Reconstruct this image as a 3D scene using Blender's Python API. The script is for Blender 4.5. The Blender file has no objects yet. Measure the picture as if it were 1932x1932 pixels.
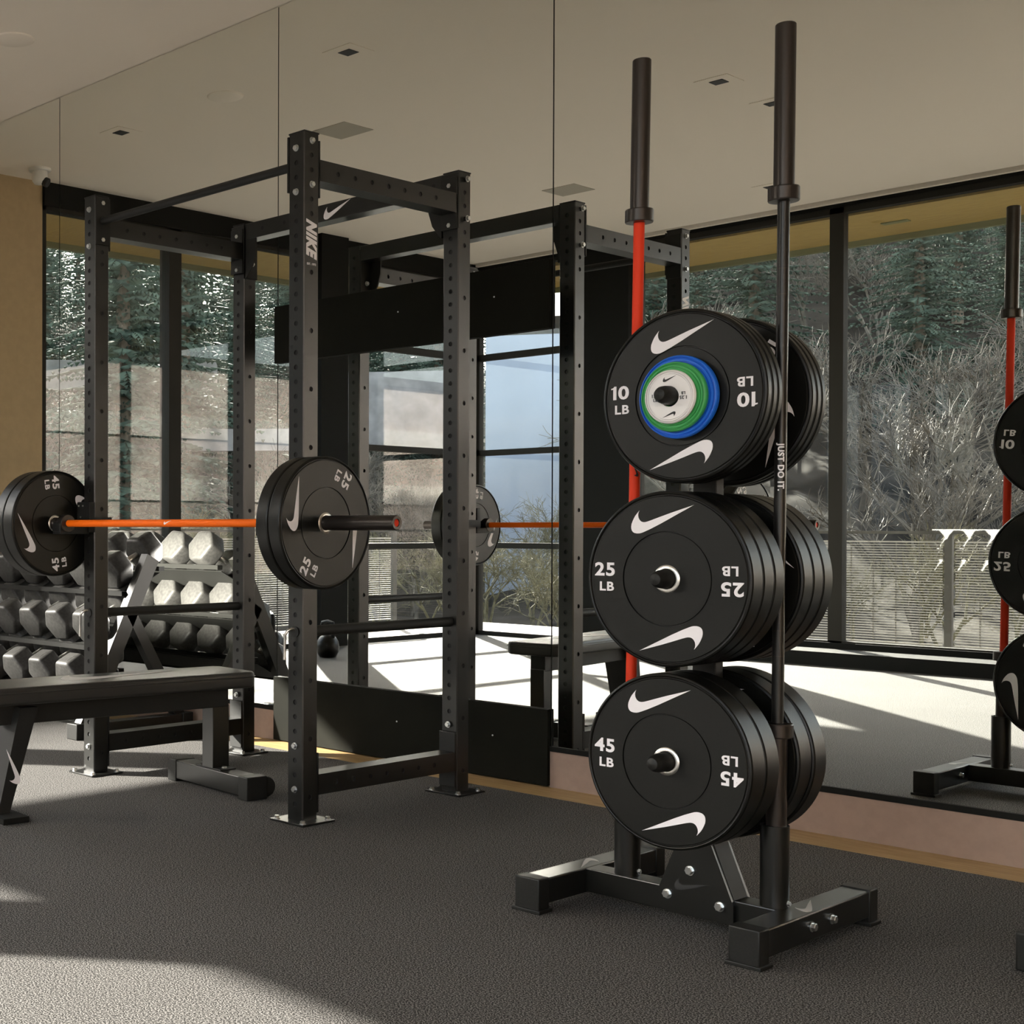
import bpy, bmesh, math, random
from mathutils import Vector, Matrix
R = math.radians
PI = math.pi
random.seed(7)
COL = bpy.context.scene.collection
SC = bpy.context.scene

# ------------------------------------------------------------------ materials
def mat(name, color, rough=0.5, metal=0.0, spec=0.5, noise=None, bump=None, coat=0.0):
    m = bpy.data.materials.new(name); m.use_nodes = True
    nt = m.node_tree; b = nt.nodes['Principled BSDF']
    b.inputs['Base Color'].default_value = (*color, 1)
    b.inputs['Roughness'].default_value = rough
    b.inputs['Metallic'].default_value = metal
    b.inputs['Specular IOR Level'].default_value = spec
    b.inputs['Coat Weight'].default_value = coat
    tc = nt.nodes.new('ShaderNodeTexCoord')
    if noise:
        sc, amt = noise
        n = nt.nodes.new('ShaderNodeTexNoise'); n.inputs['Scale'].default_value = sc; n.inputs['Detail'].default_value = 6
        r = nt.nodes.new('ShaderNodeValToRGB')
        r.color_ramp.elements[0].position = .35; r.color_ramp.elements[1].position = .65
        r.color_ramp.elements[0].color = tuple(c * (1 - amt) for c in color) + (1,)
        r.color_ramp.elements[1].color = tuple(min(1, c * (1 + amt)) for c in color) + (1,)
        nt.links.new(tc.outputs['Object'], n.inputs['Vector'])
        nt.links.new(n.outputs['Fac'], r.inputs['Fac'])
        nt.links.new(r.outputs['Color'], b.inputs['Base Color'])
    if bump:
        sc, st = bump
        n2 = nt.nodes.new('ShaderNodeTexNoise'); n2.inputs['Scale'].default_value = sc; n2.inputs['Detail'].default_value = 3
        bp = nt.nodes.new('ShaderNodeBump'); bp.inputs['Strength'].default_value = st; bp.inputs['Distance'].default_value = .002
        nt.links.new(tc.outputs['Object'], n2.inputs['Vector'])
        nt.links.new(n2.outputs['Fac'], bp.inputs['Height'])
        nt.links.new(bp.outputs['Normal'], b.inputs['Normal'])
    return m

def speckle_mat(name, base, fleck, rough, spec):
    m = bpy.data.materials.new(name); m.use_nodes = True
    nt = m.node_tree; b = nt.nodes['Principled BSDF']
    b.inputs['Roughness'].default_value = rough; b.inputs['Specular IOR Level'].default_value = spec
    tc = nt.nodes.new('ShaderNodeTexCoord')
    n = nt.nodes.new('ShaderNodeTexNoise'); n.inputs['Scale'].default_value = 260; n.inputs['Detail'].default_value = 3
    n3 = nt.nodes.new('ShaderNodeTexNoise'); n3.inputs['Scale'].default_value = 1.3; n3.inputs['Detail'].default_value = 5
    r = nt.nodes.new('ShaderNodeValToRGB')
    r.color_ramp.elements[0].position = .46; r.color_ramp.elements[1].position = .62
    r.color_ramp.elements[0].color = (*base, 1); r.color_ramp.elements[1].color = (*fleck, 1)
    mx = nt.nodes.new('ShaderNodeMixRGB'); mx.blend_type = 'MULTIPLY'; mx.inputs['Fac'].default_value = .35
    nt.links.new(tc.outputs['Object'], n.inputs['Vector']); nt.links.new(tc.outputs['Object'], n3.inputs['Vector'])
    nt.links.new(n.outputs['Fac'], r.inputs['Fac'])
    nt.links.new(r.outputs['Color'], mx.inputs['Color1']); nt.links.new(n3.outputs['Fac'], mx.inputs['Color2'])
    nt.links.new(mx.outputs['Color'], b.inputs['Base Color'])
    bp = nt.nodes.new('ShaderNodeBump'); bp.inputs['Strength'].default_value = .25; bp.inputs['Distance'].default_value = .002
    nt.links.new(n.outputs['Fac'], bp.inputs['Height']); nt.links.new(bp.outputs['Normal'], b.inputs['Normal'])
    return m

def wood_mat(name, c1, c2, axis_scale, rough=.5):
    m = bpy.data.materials.new(name); m.use_nodes = True
    nt = m.node_tree; b = nt.nodes['Principled BSDF']; b.inputs['Roughness'].default_value = rough
    tc = nt.nodes.new('ShaderNodeTexCoord'); mp = nt.nodes.new('ShaderNodeMapping')
    mp.inputs['Scale'].default_value = axis_scale
    n = nt.nodes.new('ShaderNodeTexNoise'); n.inputs['Scale'].default_value = 3; n.inputs['Detail'].default_value = 8
    r = nt.nodes.new('ShaderNodeValToRGB')
    r.color_ramp.elements[0].position = .3; r.color_ramp.elements[1].position = .7
    r.color_ramp.elements[0].color = (*c1, 1); r.color_ramp.elements[1].color = (*c2, 1)
    nt.links.new(tc.outputs['Object'], mp.inputs['Vector']); nt.links.new(mp.outputs['Vector'], n.inputs['Vector'])
    nt.links.new(n.outputs['Fac'], r.inputs['Fac']); nt.links.new(r.outputs['Color'], b.inputs['Base Color'])
    return m

def mirror_mat():
    m = bpy.data.materials.new('silvered mirror'); m.use_nodes = True
    nt = m.node_tree; nt.nodes.clear()
    o = nt.nodes.new('ShaderNodeOutputMaterial'); g = nt.nodes.new('ShaderNodeBsdfGlossy')
    g.inputs['Color'].default_value = (.86, .875, .83, 1); g.inputs['Roughness'].default_value = 0.0
    nt.links.new(g.outputs[0], o.inputs['Surface']); return m

def glass_mat(tint=(.95, .955, .945), rmul=1.0):
    m = bpy.data.materials.new('clear window glass'); m.use_nodes = True
    nt = m.node_tree; nt.nodes.clear()
    o = nt.nodes.new('ShaderNodeOutputMaterial'); g = nt.nodes.new('ShaderNodeBsdfGlossy'); t = nt.nodes.new('ShaderNodeBsdfTransparent')
    g.inputs['Roughness'].default_value = 0.0; t.inputs['Color'].default_value = (*tint, 1)
    f = nt.nodes.new('ShaderNodeFresnel'); ge = nt.nodes.new('ShaderNodeNewGeometry')
    mr = nt.nodes.new('ShaderNodeMapRange'); mr.inputs['To Min'].default_value = 1.5; mr.inputs['To Max'].default_value = 1 / 1.5
    nt.links.new(ge.outputs['Backfacing'], mr.inputs['Value']); nt.links.new(mr.outputs['Result'], f.inputs['IOR'])
    mx = nt.nodes.new('ShaderNodeMixShader')
    nt.links.new(f.outputs[0], mx.inputs['Fac']); nt.links.new(t.outputs[0], mx.inputs[1]); nt.links.new(g.outputs[0], mx.inputs[2])
    nt.links.new(mx.outputs[0], o.inputs['Surface']); return m

M = dict(
    rack=mat('black powder coated steel', (.0060, .0060, .0050), .29, 0, .5),
    rackdark=mat('black steel bracket', (.013, .013, .012), .55, 0, .3),
    hole=mat('dark hole lining', (.006, .006, .006), .8),
    bolt=mat('zinc plated bolt', (.62, .63, .62), .28, 1.0),
    chrome=mat('bright steel', (.72, .70, .66), .3, 1.0),
    rubber=mat('black moulded rubber', (.0035, .0035, .0026), .34, 0, .30, noise=(240, .25), bump=(1400, .12)),
    rubberhub=mat('black hub rubber', (.008, .008, .007), .5, 0, .3, noise=(240, .25)),
    white=mat('white print', (.80, .77, .79), .5),
    print=mat('white marking', (.74, .72, .70), .55),
    dark=mat('black print', (.012, .012, .012), .6),
    dprint=mat('faint dark print', (.010, .010, .010), .5),
    grey=mat('grey print', (.46, .44, .42), .55),
    blue=mat('blue rubber', (.010, .135, .66), .45),
    green=mat('green rubber', (.050, .36, .095), .45),
    whiterub=mat('white rubber', (.80, .78, .77), .45),
    orange=mat('orange coated shaft', (.95, .150, .001), .55, 0, .2),
    red=mat('red coated shaft', (.72, .040, .008), .55, 0, .25),
    sleeve=mat('black oxide steel sleeve', (.045, .038, .034), .33, .7, .5),
    shaftblk=mat('black coated shaft', (.018, .017, .016), .32, .4),
    floor=speckle_mat('speckled black rubber floor', (.014, .0135, .0126), (.28, .267, .256), .8, .12),
    woodfl=wood_mat('oak floor strip', (.28, .17, .065), (.45, .31, .15), (2, 30, 10), .45),
    ceil=mat('warm white plaster', (.88, .80, .70), .9, 0, .2, bump=(60, .05)),
    basep=mat('beige painted panel', (.29, .20, .155), .75, noise=(30, .05)),
    wallbr=mat('tan painted wall', (.42, .31, .18), .85, noise=(20, .04)),
    walldk=mat('dark grey wall', (.10, .095, .085), .8),
    black=mat('matt black aluminium', (.009, .009, .008), .75, 0, .12),
    frame=mat('dark window frame', (.026, .024, .020), .7, 0, .15),
    framelt=mat('grey window frame', (.16, .14, .12), .5),
    soffit=wood_mat('yellow cedar soffit', (.25, .16, .035), (.38, .26, .07), (3, 40, 1), .6),
    fascia=mat('green grey fascia', (.14, .15, .07), .6),
    panel=mat('black steel wall panel', (.006, .006, .004), .7, 0, .08, noise=(6, .15)),
    mirror=mirror_mat(), glass=glass_mat(),
    vinyl=mat('black vinyl upholstery', (.024, .023, .021), .42, 0, .38, bump=(700, .15)),
    dumb=mat('dark hex rubber', (.036, .035, .033), .5, 0, .3, noise=(60, .25)),
    camw=mat('white plastic', (.75, .73, .70), .4),
    vent=mat('grey vent', (.42, .38, .31), .7),
    concrete=mat('pale concrete', (.30, .285, .275), .85, noise=(3, .2)),
    deck=mat('pale terrace paving', (.22, .205, .19), .8, noise=(4, .15)),
    bluewall=mat('pale blue metal cladding', (.30, .35, .43), .55, noise=(.6, .12)),
    rail=mat('bronze railing', (.06, .055, .045), .5),
    wire=mat('pale railing wire', (.42, .40, .36), .45),
    hill=mat('hillside soil and brush', (.024, .021, .017), .95, 0, .1, noise=(.7, .75), bump=(2.0, .8)),
    needle=mat('conifer needles', (.080, .110, .085), .8, 0, .2, noise=(2.5, .6)),
    bark=mat('grey bark', (.15, .12, .09), .9),
    twig=mat('bare pale twigs', (.125, .108, .085), .8, noise=(3, .4)),
    bush=mat('olive brush', (.15, .135, .075), .85, noise=(3, .5)),
)

# ------------------------------------------------------------------ mesh builder
ORG = {}
class MB:
    def __init__(s): s.v = []; s.f = []; s.mi = []
    def add(s, vs, fs, mx=None, mi=0):
        o = len(s.v)
        for p in vs:
            p = Vector(p)
            s.v.append(mx @ p if mx else p)
        for f in fs: s.f.append([i + o for i in f]); s.mi.append(mi)
        return s
    def box(s, c, d, mx=None, mi=0, bev=0):
        hx, hy, hz = d[0] / 2, d[1] / 2, d[2] / 2
        if bev <= 0:
            vs = [(c[0] + sx * hx, c[1] + sy * hy, c[2] + sz * hz) for sx in (-1, 1) for sy in (-1, 1) for sz in (-1, 1)]
            fs = [(0, 1, 3, 2), (4, 6, 7, 5), (0, 4, 5, 1), (2, 3, 7, 6), (0, 2, 6, 4), (1, 5, 7, 3)]
            return s.add(vs, fs, mx, mi)
        bm = bmesh.new(); bmesh.ops.create_cube(bm, size=1)
        for v in bm.verts: v.co = Vector((c[0] + v.co.x * d[0], c[1] + v.co.y * d[1], c[2] + v.co.z * d[2]))
        bmesh.ops.bevel(bm, geom=list(bm.edges), offset=bev, segments=2, affect='EDGES', profile=.5)
        return s.bm(bm, mx, mi)
    def b2(s, x0, x1, y0, y1, z0, z1, mi=0, bev=0, mx=None):
        return s.box(((x0 + x1) / 2, (y0 + y1) / 2, (z0 + z1) / 2), (abs(x1 - x0), abs(y1 - y0), abs(z1 - z0)), mx, mi, bev)
    def bm(s, bm, mx=None, mi=0):
        bm.verts.index_update()
        s.add([v.co.copy() for v in bm.verts], [[v.index for v in f.verts] for f in bm.faces], mx, mi); bm.free(); return s
    def tube(s, pts, rad, seg=16, caps=True, mi=0):
        pts = [Vector(p) for p in pts]; n = len(pts)
        rr = rad if isinstance(rad, (list, tuple)) else [rad] * n
        vs = []; fs = []; up = None
        for i, p in enumerate(pts):
            t = (pts[min(i + 1, n - 1)] - pts[max(i - 1, 0)]).normalized()
            if up is None:
                a = Vector((0, 0, 1)) if abs(t.z) < .9 else Vector((1, 0, 0)); up = t.cross(a).normalized()
            else: up = (up - t * up.dot(t)).normalized()
            w = t.cross(up)
            for k in range(seg):
                an = 2 * PI * k / seg; vs.append(p + (up * math.cos(an) + w * math.sin(an)) * rr[i])
        for i in range(n - 1):
            for k in range(seg):
                k2 = (k + 1) % seg
                fs.append((i * seg + k, i * seg + k2, (i + 1) * seg + k2, (i + 1) * seg + k))
        if caps:
            fs.append(tuple(range(seg))[::-1]); fs.append(tuple((n - 1) * seg + k for k in range(seg)))
        return s.add(vs, fs, None, mi)
    def lathe(s, prof, mx=None, seg=64, mi=0, closed=False):
        # prof: (r, h); axis local z
        vs = []; fs = []; n = len(prof)
        for r, h in prof:
            for k in range(seg):
                a = 2 * PI * k / seg; vs.append((r * math.cos(a), r * math.sin(a), h))
        rng = n if closed else n - 1
        for i in range(rng):
            j = (i + 1) % n
            for k in range(seg):
                k2 = (k + 1) % seg
                fs.append((i * seg + k, i * seg + k2, j * seg + k2, j * seg + k))
        return s.add(vs, fs, mx, mi)
    def prism(s, poly, h0, h1, mx=None, mi=0):
        n = len(poly)
        vs = [(x, y, h0) for x, y in poly] + [(x, y, h1) for x, y in poly]
        fs = [tuple(range(n))[::-1], tuple(range(n, 2 * n))] + [(i, (i + 1) % n, n + (i + 1) % n, n + i) for i in range(n)]
        return s.add(vs, fs, mx, mi)
    def holed(s, w, h, holes, r, mx, depth=.004, mi=0, mih=1):
        """strip in local XY: x in [-w/2,w/2], y in [0,h], round holes at heights (x=0)"""
        hs = sorted(holes); N = 16
        cell = []; y = 0.0
        for i, c in enumerate(hs):
            lo = max(y, c - w / 2); nxt = hs[i + 1] if i + 1 < len(hs) else 1e9
            hi = min(h, c + w / 2, (c + nxt) / 2)
            if lo > y + 1e-6: s.add([(-w / 2, y, 0), (w / 2, y, 0), (w / 2, lo, 0), (-w / 2, lo, 0)], [(0, 1, 2, 3)], mx, mi)
            ang = sorted(set([2 * PI * k / N for k in range(N)] + [math.atan2(sy * ((hi - c) if sy > 0 else (c - lo)), sx * w / 2) % (2 * PI) for sx in (-1, 1) for sy in (-1, 1)]))
            vo = []; vi = []; vd = []
            for a in ang:
                ca, sa = math.cos(a), math.sin(a)
                tx = (w / 2) / abs(ca) if abs(ca) > 1e-9 else 1e9
                ty = ((hi - c) if sa > 0 else (c - lo)) / abs(sa) if abs(sa) > 1e-9 else 1e9
                t = min(tx, ty)
                vo.append((t * ca, c + t * sa, 0)); vi.append((r * ca, c + r * sa, 0)); vd.append((r * ca, c + r * sa, -depth))
            n = len(ang)
            s.add(vo + vi, [(k, (k + 1) % n, n + (k + 1) % n, n + k) for k in range(n)], mx, mi)
            s.add(vi + vd, [(k, (k + 1) % n, n + (k + 1) % n, n + k) for k in range(n)] + [tuple(range(n, 2 * n))], mx, mih)
            y = hi
        if y < h - 1e-6: s.add([(-w / 2, y, 0), (w / 2, y, 0), (w / 2, h, 0), (-w / 2, h, 0)], [(0, 1, 2, 3)], mx, mi)
        return s
    def bolt(s, p, n, r=.0085, mi=0):
        """washer + hex head bolt at p with outward normal n"""
        z = Vector(n).normalized(); mx = Matrix.Translation(p) @ z.to_track_quat('Z', 'Y').to_matrix().to_4x4()
        s.lathe([(r * 1.25, 0), (r * 1.25, r * .22), (0.0001, r * .22)], mx, 20, mi)
        s.lathe([(r, r * .22), (r, r * .95), (r * .85, r * 1.1), (0.0001, r * 1.1)], mx, 6, mi)
        return s
    def build(s, name, mats, parent=None, smooth=35, kind=None, org=None):
        me = bpy.data.meshes.new(name)
        o0 = ORG[parent.name] if parent else Vector(org or (0, 0, 0))
        me.from_pydata([p - o0 for p in s.v], [], s.f)
        for m in (mats if isinstance(mats, (list, tuple)) else [mats]): me.materials.append(m)
        me.polygons.foreach_set('material_index', s.mi)
        if smooth:
            me.shade_smooth(); me.set_sharp_from_angle(angle=R(smooth))
        me.update()
        o = bpy.data.objects.new(name, me); COL.objects.link(o)
        if parent: o.parent = parent
        else: o.location = o0
        ORG[o.name] = o0
        if kind: o['kind'] = kind
        return o

def tag(o, label, cat, group=None, kind=None):
    o['label'] = label; o['category'] = cat
    if group: o['group'] = group
    if kind: o['kind'] = kind
    return o
def thing(name, label, cat, loc=(0, 0, 0), group=None):
    o = bpy.data.objects.new(name, None); COL.objects.link(o); o.location = loc
    o.empty_display_size = .05
    ORG[o.name] = Vector(loc)
    return tag(o, label, cat, group)
def dup(root, loc, rot=(0, 0, 0), label=None, group=None, scale=None):
    r = root.copy(); COL.objects.link(r); r.location = loc; r.rotation_euler = rot
    if scale: r.scale = scale if hasattr(scale, '__len__') else (scale,) * 3
    if label: r['label'] = label
    if group: r['group'] = group
    for ch in list(root.children):
        c = ch.copy(); COL.objects.link(c); c.parent = r
        for g in list(ch.children):
            d = g.copy(); COL.objects.link(d); d.parent = c
    return r

TXT = {}
def text_geo(s, size, bold=.0, extrude=.0006, sx=1.0):
    """text as (verts, faces) in local XY, centred"""
    key = (s, size, bold, extrude)
    if key not in TXT:
        cu = bpy.data.curves.new('glyphs', 'FONT'); cu.body = s; cu.size = size; cu.align_x = 'CENTER'; cu.align_y = 'CENTER'
        cu.offset = bold; cu.extrude = extrude; cu.resolution_u = 4; cu.space_character = 1.12
        o = bpy.data.objects.new('glyphs', cu); COL.objects.link(o)
        dg = bpy.context.evaluated_depsgraph_get()
        me = bpy.data.meshes.new_from_object(o.evaluated_get(dg))
        vs = [v.co.copy() for v in me.vertices]; fs = [list(p.vertices) for p in me.polygons]
        xs = [v.x for v in vs]; ys = [v.y for v in vs]
        cx, cy = (min(xs) + max(xs)) / 2, (min(ys) + max(ys)) / 2
        vs = [Vector((v.x - cx, v.y - cy, v.z)) for v in vs]
        bpy.data.objects.remove(o); bpy.data.curves.remove(cu); bpy.data.meshes.remove(me)
        TXT[key] = (vs, fs, max(xs) - min(xs), max(ys) - min(ys))
    return TXT[key]
def add_text(mb, s, w, h, mx, bold=.0, extrude=.0006, mi=0):
    """text fitted to width w and height h"""
    vs, fs, tw, th = text_geo(s, .1, bold, extrude)
    mb.add([Vector((v.x * w / tw, v.y * h / th, v.z)) for v in vs], fs, mx, mi)

def add_num(mb, num, w, h, mx):
    if num != '10': return add_text(mb, num, w, h, mx, .0028, .0008)
    one = [(-.5, .36), (-.5, .27), (-.385, .29), (-.385, -.5), (-.21, -.5), (-.21, .5), (-.33, .5), (-.38, .40)]
    ear_prism(mb, [(x * w, y * h) for x, y in one], -.0008, .0008, mx)
    add_text(mb, '0', w * .60, h, mx @ Matrix.Translation((w * .20, 0, 0)), .0028, .0008)
_SW = [(648, 118), (622, 150), (600, 180), (583, 211), (570, 242), (559, 272), (555, 300), (556, 325), (563, 348), (576, 365), (595, 376), (622, 381), (652, 380), (676, 374), (705, 362), (780, 327), (900, 264), (1050, 179), (1262, 60),
       (1150, 98), (1000, 149), (880, 193), (780, 231), (745, 243), (718, 250), (695, 251), (676, 246), (660, 235), (647, 218), (638, 196), (634, 168), (638, 142)]
SW_PLATE = [((x - 905) / 925 * .225, -(y - 895) / 1000 * .225) for x, y in _SW]
_cx = (min(p[0] for p in SW_PLATE) + max(p[0] for p in SW_PLATE)) / 2; _cy = (min(p[1] for p in SW_PLATE) + max(p[1] for p in SW_PLATE)) / 2
_w = max(p[0] for p in SW_PLATE) - min(p[0] for p in SW_PLATE)
SW = [((x - _cx) / _w, (y - _cy) / _w) for x, y in SW_PLATE]     # unit width, centred, wedge rising to the right
def ear_prism(mb, poly, h0, h1, mx, mi=0):
    bm = bmesh.new(); vs = [bm.verts.new((x, y, h1)) for x, y in poly]
    f = bm.faces.new(vs); bmesh.ops.triangulate(bm, faces=[f])
    ret = bmesh.ops.extrude_face_region(bm, geom=list(bm.faces))
    for g in ret['geom']:
        if isinstance(g, bmesh.types.BMVert): g.co.z = h0
    bmesh.ops.recalc_face_normals(bm, faces=list(bm.faces))
    mb.bm(bm, mx, mi)
def frame_mx(o, x, y):
    """matrix whose local X,Y axes are x,y at origin o"""
    x = Vector(x).normalized(); y = Vector(y); z = x.cross(y).normalized(); y = z.cross(x)
    m = Matrix((x, y, z)).transposed().to_4x4(); m.translation = Vector(o); return m

# ------------------------------------------------------------------ constants from the survey
MY = 4.853; XL = -8.43; YR = -1.5; ZC = 3.648; XR = 7.0
H = 2.473; S = .0762
AX, AY = -3.410, 3.542; LX, LY = 1.224, .874

# ------------------------------------------------------------------ room shell
def struct(name, mb, m, smooth=0): return mb.build(name, m, None, smooth, 'structure')
struct('floor', MB().b2(XL - .1, XR, YR - .1, 4.65, -.06, 0), M['floor'])
struct('trim_1', MB().b2(XL, XR, 4.652, MY + .05, -.06, -.002), M['woodfl'])['label'] = 'oak floor strip along the mirror wall'
struct('ceiling', MB().b2(XL - .12, XR, YR + .12, MY + .2, ZC, ZC + .12).b2(XL - .12, XR, YR - .1, YR + .06, ZC - .02, ZC + .12), [M['ceil']])
struct('trim_2', MB().b2(XL, XR, YR + .06, YR + .12, ZC + .03, ZC + .12), M['black'])
struct('wall_back', MB().b2(XL - .2, XR, MY + .012, MY + .2, -.06, ZC + .12), M['walldk'])
struct('baseboard_back', MB().b2(XL, -4.862, MY - .004, MY + .012, -.002, .145).b2(-3.278, XR, MY - .004, MY + .012, -.002, .145), M['basep'])
struct('trim_3', MB().b2(-3.278, XR, MY - .008, MY + .012, .145, .166).b2(XL, -4.862, MY - .008, MY + .012, .145, .166), M['black'])
struct('wall_left', MB().b2(XL - .16, XL, 3.76, MY + .2, -.06, ZC + .1), M['wallbr'])
struct('wall_right', MB().b2(XR, XR + .1, YR - .1, MY + .2, -.06, ZC + .1), M['wallbr'])
struct('wall_rear', MB().b2(6.8, XR, YR - .16, YR, -.06, ZC + .1), M['wallbr'])
# header over the left windows, dark columns
struct('trim_4', MB().b2(XL - .12, XL + .03, YR, 3.76, 3.475, ZC), M['black'])
struct('column_left', MB().b2(XL - .12, XL + .10, .48, .83, 0, ZC), M['black'])
struct('column_rear', MB().b2(-7.19, -6.72, YR - .14, YR + .10, 0, ZC), M['black'])
struct('trim_5', MB().b2(XL, 6.8, YR - .10, YR + .02, 3.60, ZC + .1), M['black'])
struct('trim_6', MB().b2(-6.72, 6.8, YR - .10, YR + .44, 0, .105).b2(-6.72, 6.8, YR - .08, YR + .03, .105, .15), M['black'])['label'] = 'black threshold under the sliding glass'

def window(name, axis, a0, a1, z0, z1, mull, trans, depth=.07, w=.06, fm='frame'):
    """window with frame, mullions and one glass pane; axis 'x' = lies along x at y=YR, 'y' = lies along y at x=XL"""
    o = bpy.data.objects.new(name, None); COL.objects.link(o); o['kind'] = 'structure'; ORG[o.name] = Vector((0, 0, 0))
    mb = MB()
    def bar(p0, p1, q0, q1, d=depth):
        if axis == 'x': mb.b2(p0, p1, YR - d, YR, q0, q1)
        else: mb.b2(XL - d, XL, p0, p1, q0, q1)
    bar(a0, a0 + w * .6, z0, z1); bar(a1 - w * .6, a1, z0, z1); bar(a0, a1, z0, z0 + w * .7); bar(a0, a1, z1 - w * .5, z1)
    for m0, mw in mull: bar(m0 - mw / 2, m0 + mw / 2, z0, z1, depth * 1.2)
    for t, tw in trans: bar(a0, a1, t - tw / 2, t + tw / 2)
    mb.build('window_frame', M[fm], o, 0)
    g = MB()
    if axis == 'x': g.b2(a0, a1, YR - depth * .55, YR - depth * .45, z0, z1)
    else: g.b2(XL - depth * .55, XL - depth * .45, a0, a1, z0, z1)
    g.build('window_pane', M['glass'], o, 0)
    return o
window('window_1', 'y', .83, 3.76, 0, 3.475, [(2.44, .13)], [], .10, .06, 'frame')
window('window_2', 'y', YR, .48, 0, 3.475, [], [(.885, .055), (1.795, .055), (2.735, .06)])
window('window_3', 'x', XL, -7.19, 0, 3.60, [], [(.885, .055), (1.795, .055), (2.735, .06)])
window('window_4', 'x', -6.72, -4.97, .10, 3.60, [], [], .08, .09)
window('window_5', 'x', -4.97, 6.8, .10, 3.60, [(-2.9, .12), (-.9, .12), (1.1, .12), (3.1, .12), (5.0, .12)], [], .08, .09)

# ------------------------------------------------------------------ mirror wall
for x0, x1, z0, lab in [(XL, -6.703, .166, 'mirror panel beside the tan wall, farthest from the plate tree'),
                        (-6.697, -4.852, .166, 'tall mirror panel behind the dumbbell rack'),
                        (-4.846, -3.277, .0, 'tall mirror panel crossed by the black steel wall panels'),
                        (-3.271, XR, .166, 'wide mirror panel behind the plate tree')]:
    tag(MB().b2(x0, x1, MY, MY + .006, z0, ZC - .004).build('wall_mirror', M['mirror'], None, 0), lab, 'mirror', 'mirror panels on the gym wall')
for z0, z1, lab in [(1.872, 2.153, 'long black steel panel fixed high across the mirror behind the rack'),
                    (.004, .316, 'long black steel panel fixed low at the foot of the mirror behind the rack')]:
    t = thing('steel_panel', lab, 'wall panel', (-4.06, MY, z0), 'black steel panels on the mirror')
    MB().b2(-4.853, -3.277, MY - .022, MY - .001, z0, z1, bev=.002).build('plate', M['panel'], t, 20)
    for fx in (.15, .5, .72, .83): MB().bolt((-4.853 + 1.576 * fx, MY - .022, (z0 + z1) / 2 + .02), (0, -1, 0), .003).build('screw', M['bolt'], t, 20)

# ------------------------------------------------------------------ power rack
rack = thing('power_rack', 'black steel power rack bolted to the floor in front of the mirror', 'power rack', (AX - LX / 2 - S / 2, AY + LY / 2 + S / 2, 0))
PIT = .0522
HF = [H - .0585 - k * PIT for k in range(46)]; HF = [h for h in HF if h > .06]
HS = [H - .033 - k * PIT for k in (0, 1, 2, 3, 4, 5, 9, 13, 17, 21, 25, 29, 33, 37, 41, 45)]; HS = [h for h in HS if h > .06]
Z0 = .008
posts = {'A': (AX, AY), 'B': (AX, AY + LY), 'C': (AX - LX, AY), 'D': (AX - LX, AY + LY)}
for k, (x1, y0) in posts.items():
    x0, y1 = x1 - S, y0 + S; cx, cy = (x0 + x1) / 2, (y0 + y1) / 2; hh = H - .004 - Z0
    mb = MB()
    c = .004
    zf = [h - Z0 for h in HF]; zs = [h - Z0 for h in HS]
    W = S - 2 * c
    mb.holed(W, hh, zf, .0092, frame_mx((cx, y0, Z0), (1, 0, 0), (0, 0, 1)))
    mb.holed(W, hh, zf, .0092, frame_mx((cx, y1, Z0), (-1, 0, 0), (0, 0, 1)))
    mb.holed(W, hh, zs, .0092, frame_mx((x1, cy, Z0), (0, 1, 0), (0, 0, 1)))
    mb.holed(W, hh, zs, .0092, frame_mx((x0, cy, Z0), (0, -1, 0), (0, 0, 1)))
    for (ax, ay), (bx, by) in [((x1 - c, y0), (x1, y0 + c)), ((x1, y1 - c), (x1 - c, y1)), ((x0 + c, y1), (x0, y1 - c)), ((x0, y0 + c), (x0 + c, y0))]:
        mb.add([(ax, ay, Z0), (bx, by, Z0), (bx, by, Z0 + hh), (ax, ay, Z0 + hh)], [(0, 1, 2, 3)])
    u = mb.build('upright', [M['rack'], M['hole']], rack, 0)
    MB().b2(x0 - .001, x1 + .001, y0 - .001, y1 + .001, H - .006, H, bev=.0015).build('end_cap', M['rackdark'], u, 20)
    bp = MB().b2(cx - .083, cx + .083, cy - .083, cy + .083, 0, .008, bev=.0015).build('base_plate', M['rack'], rack, 20)
    for sx in (-1, 1):
        for sy in (-1, 1): MB().bolt((cx + sx * .064, cy + sy * .064, .008), (0, 0, 1), .0095).build('anchor_bolt', M['bolt'], bp, 20)
    def bolts(nm, lst):
        for p, n in lst: MB().bolt(p, n, .0098).build(nm, M['bolt'], rack, 20)
    L = [((cx, y0 - .0005, z), (0, -1, 0)) for z in (HF[0], HF[3])] + [((x1 + .0005, cy, z), (1, 0, 0)) for z in (HS[0], HS[3])]
    if k in 'BD': L = [((p[0], p[1] - .006, p[2]) if n[1] else (p[0] + .012, p[1], p[2]), n) for p, n in L]
    L += [((cx, y0 - (.007 if k in 'BD' else .0005), z), (0, -1, 0)) for z in (HF[41], HF[44])]
    bolts('bolt', L)
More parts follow.
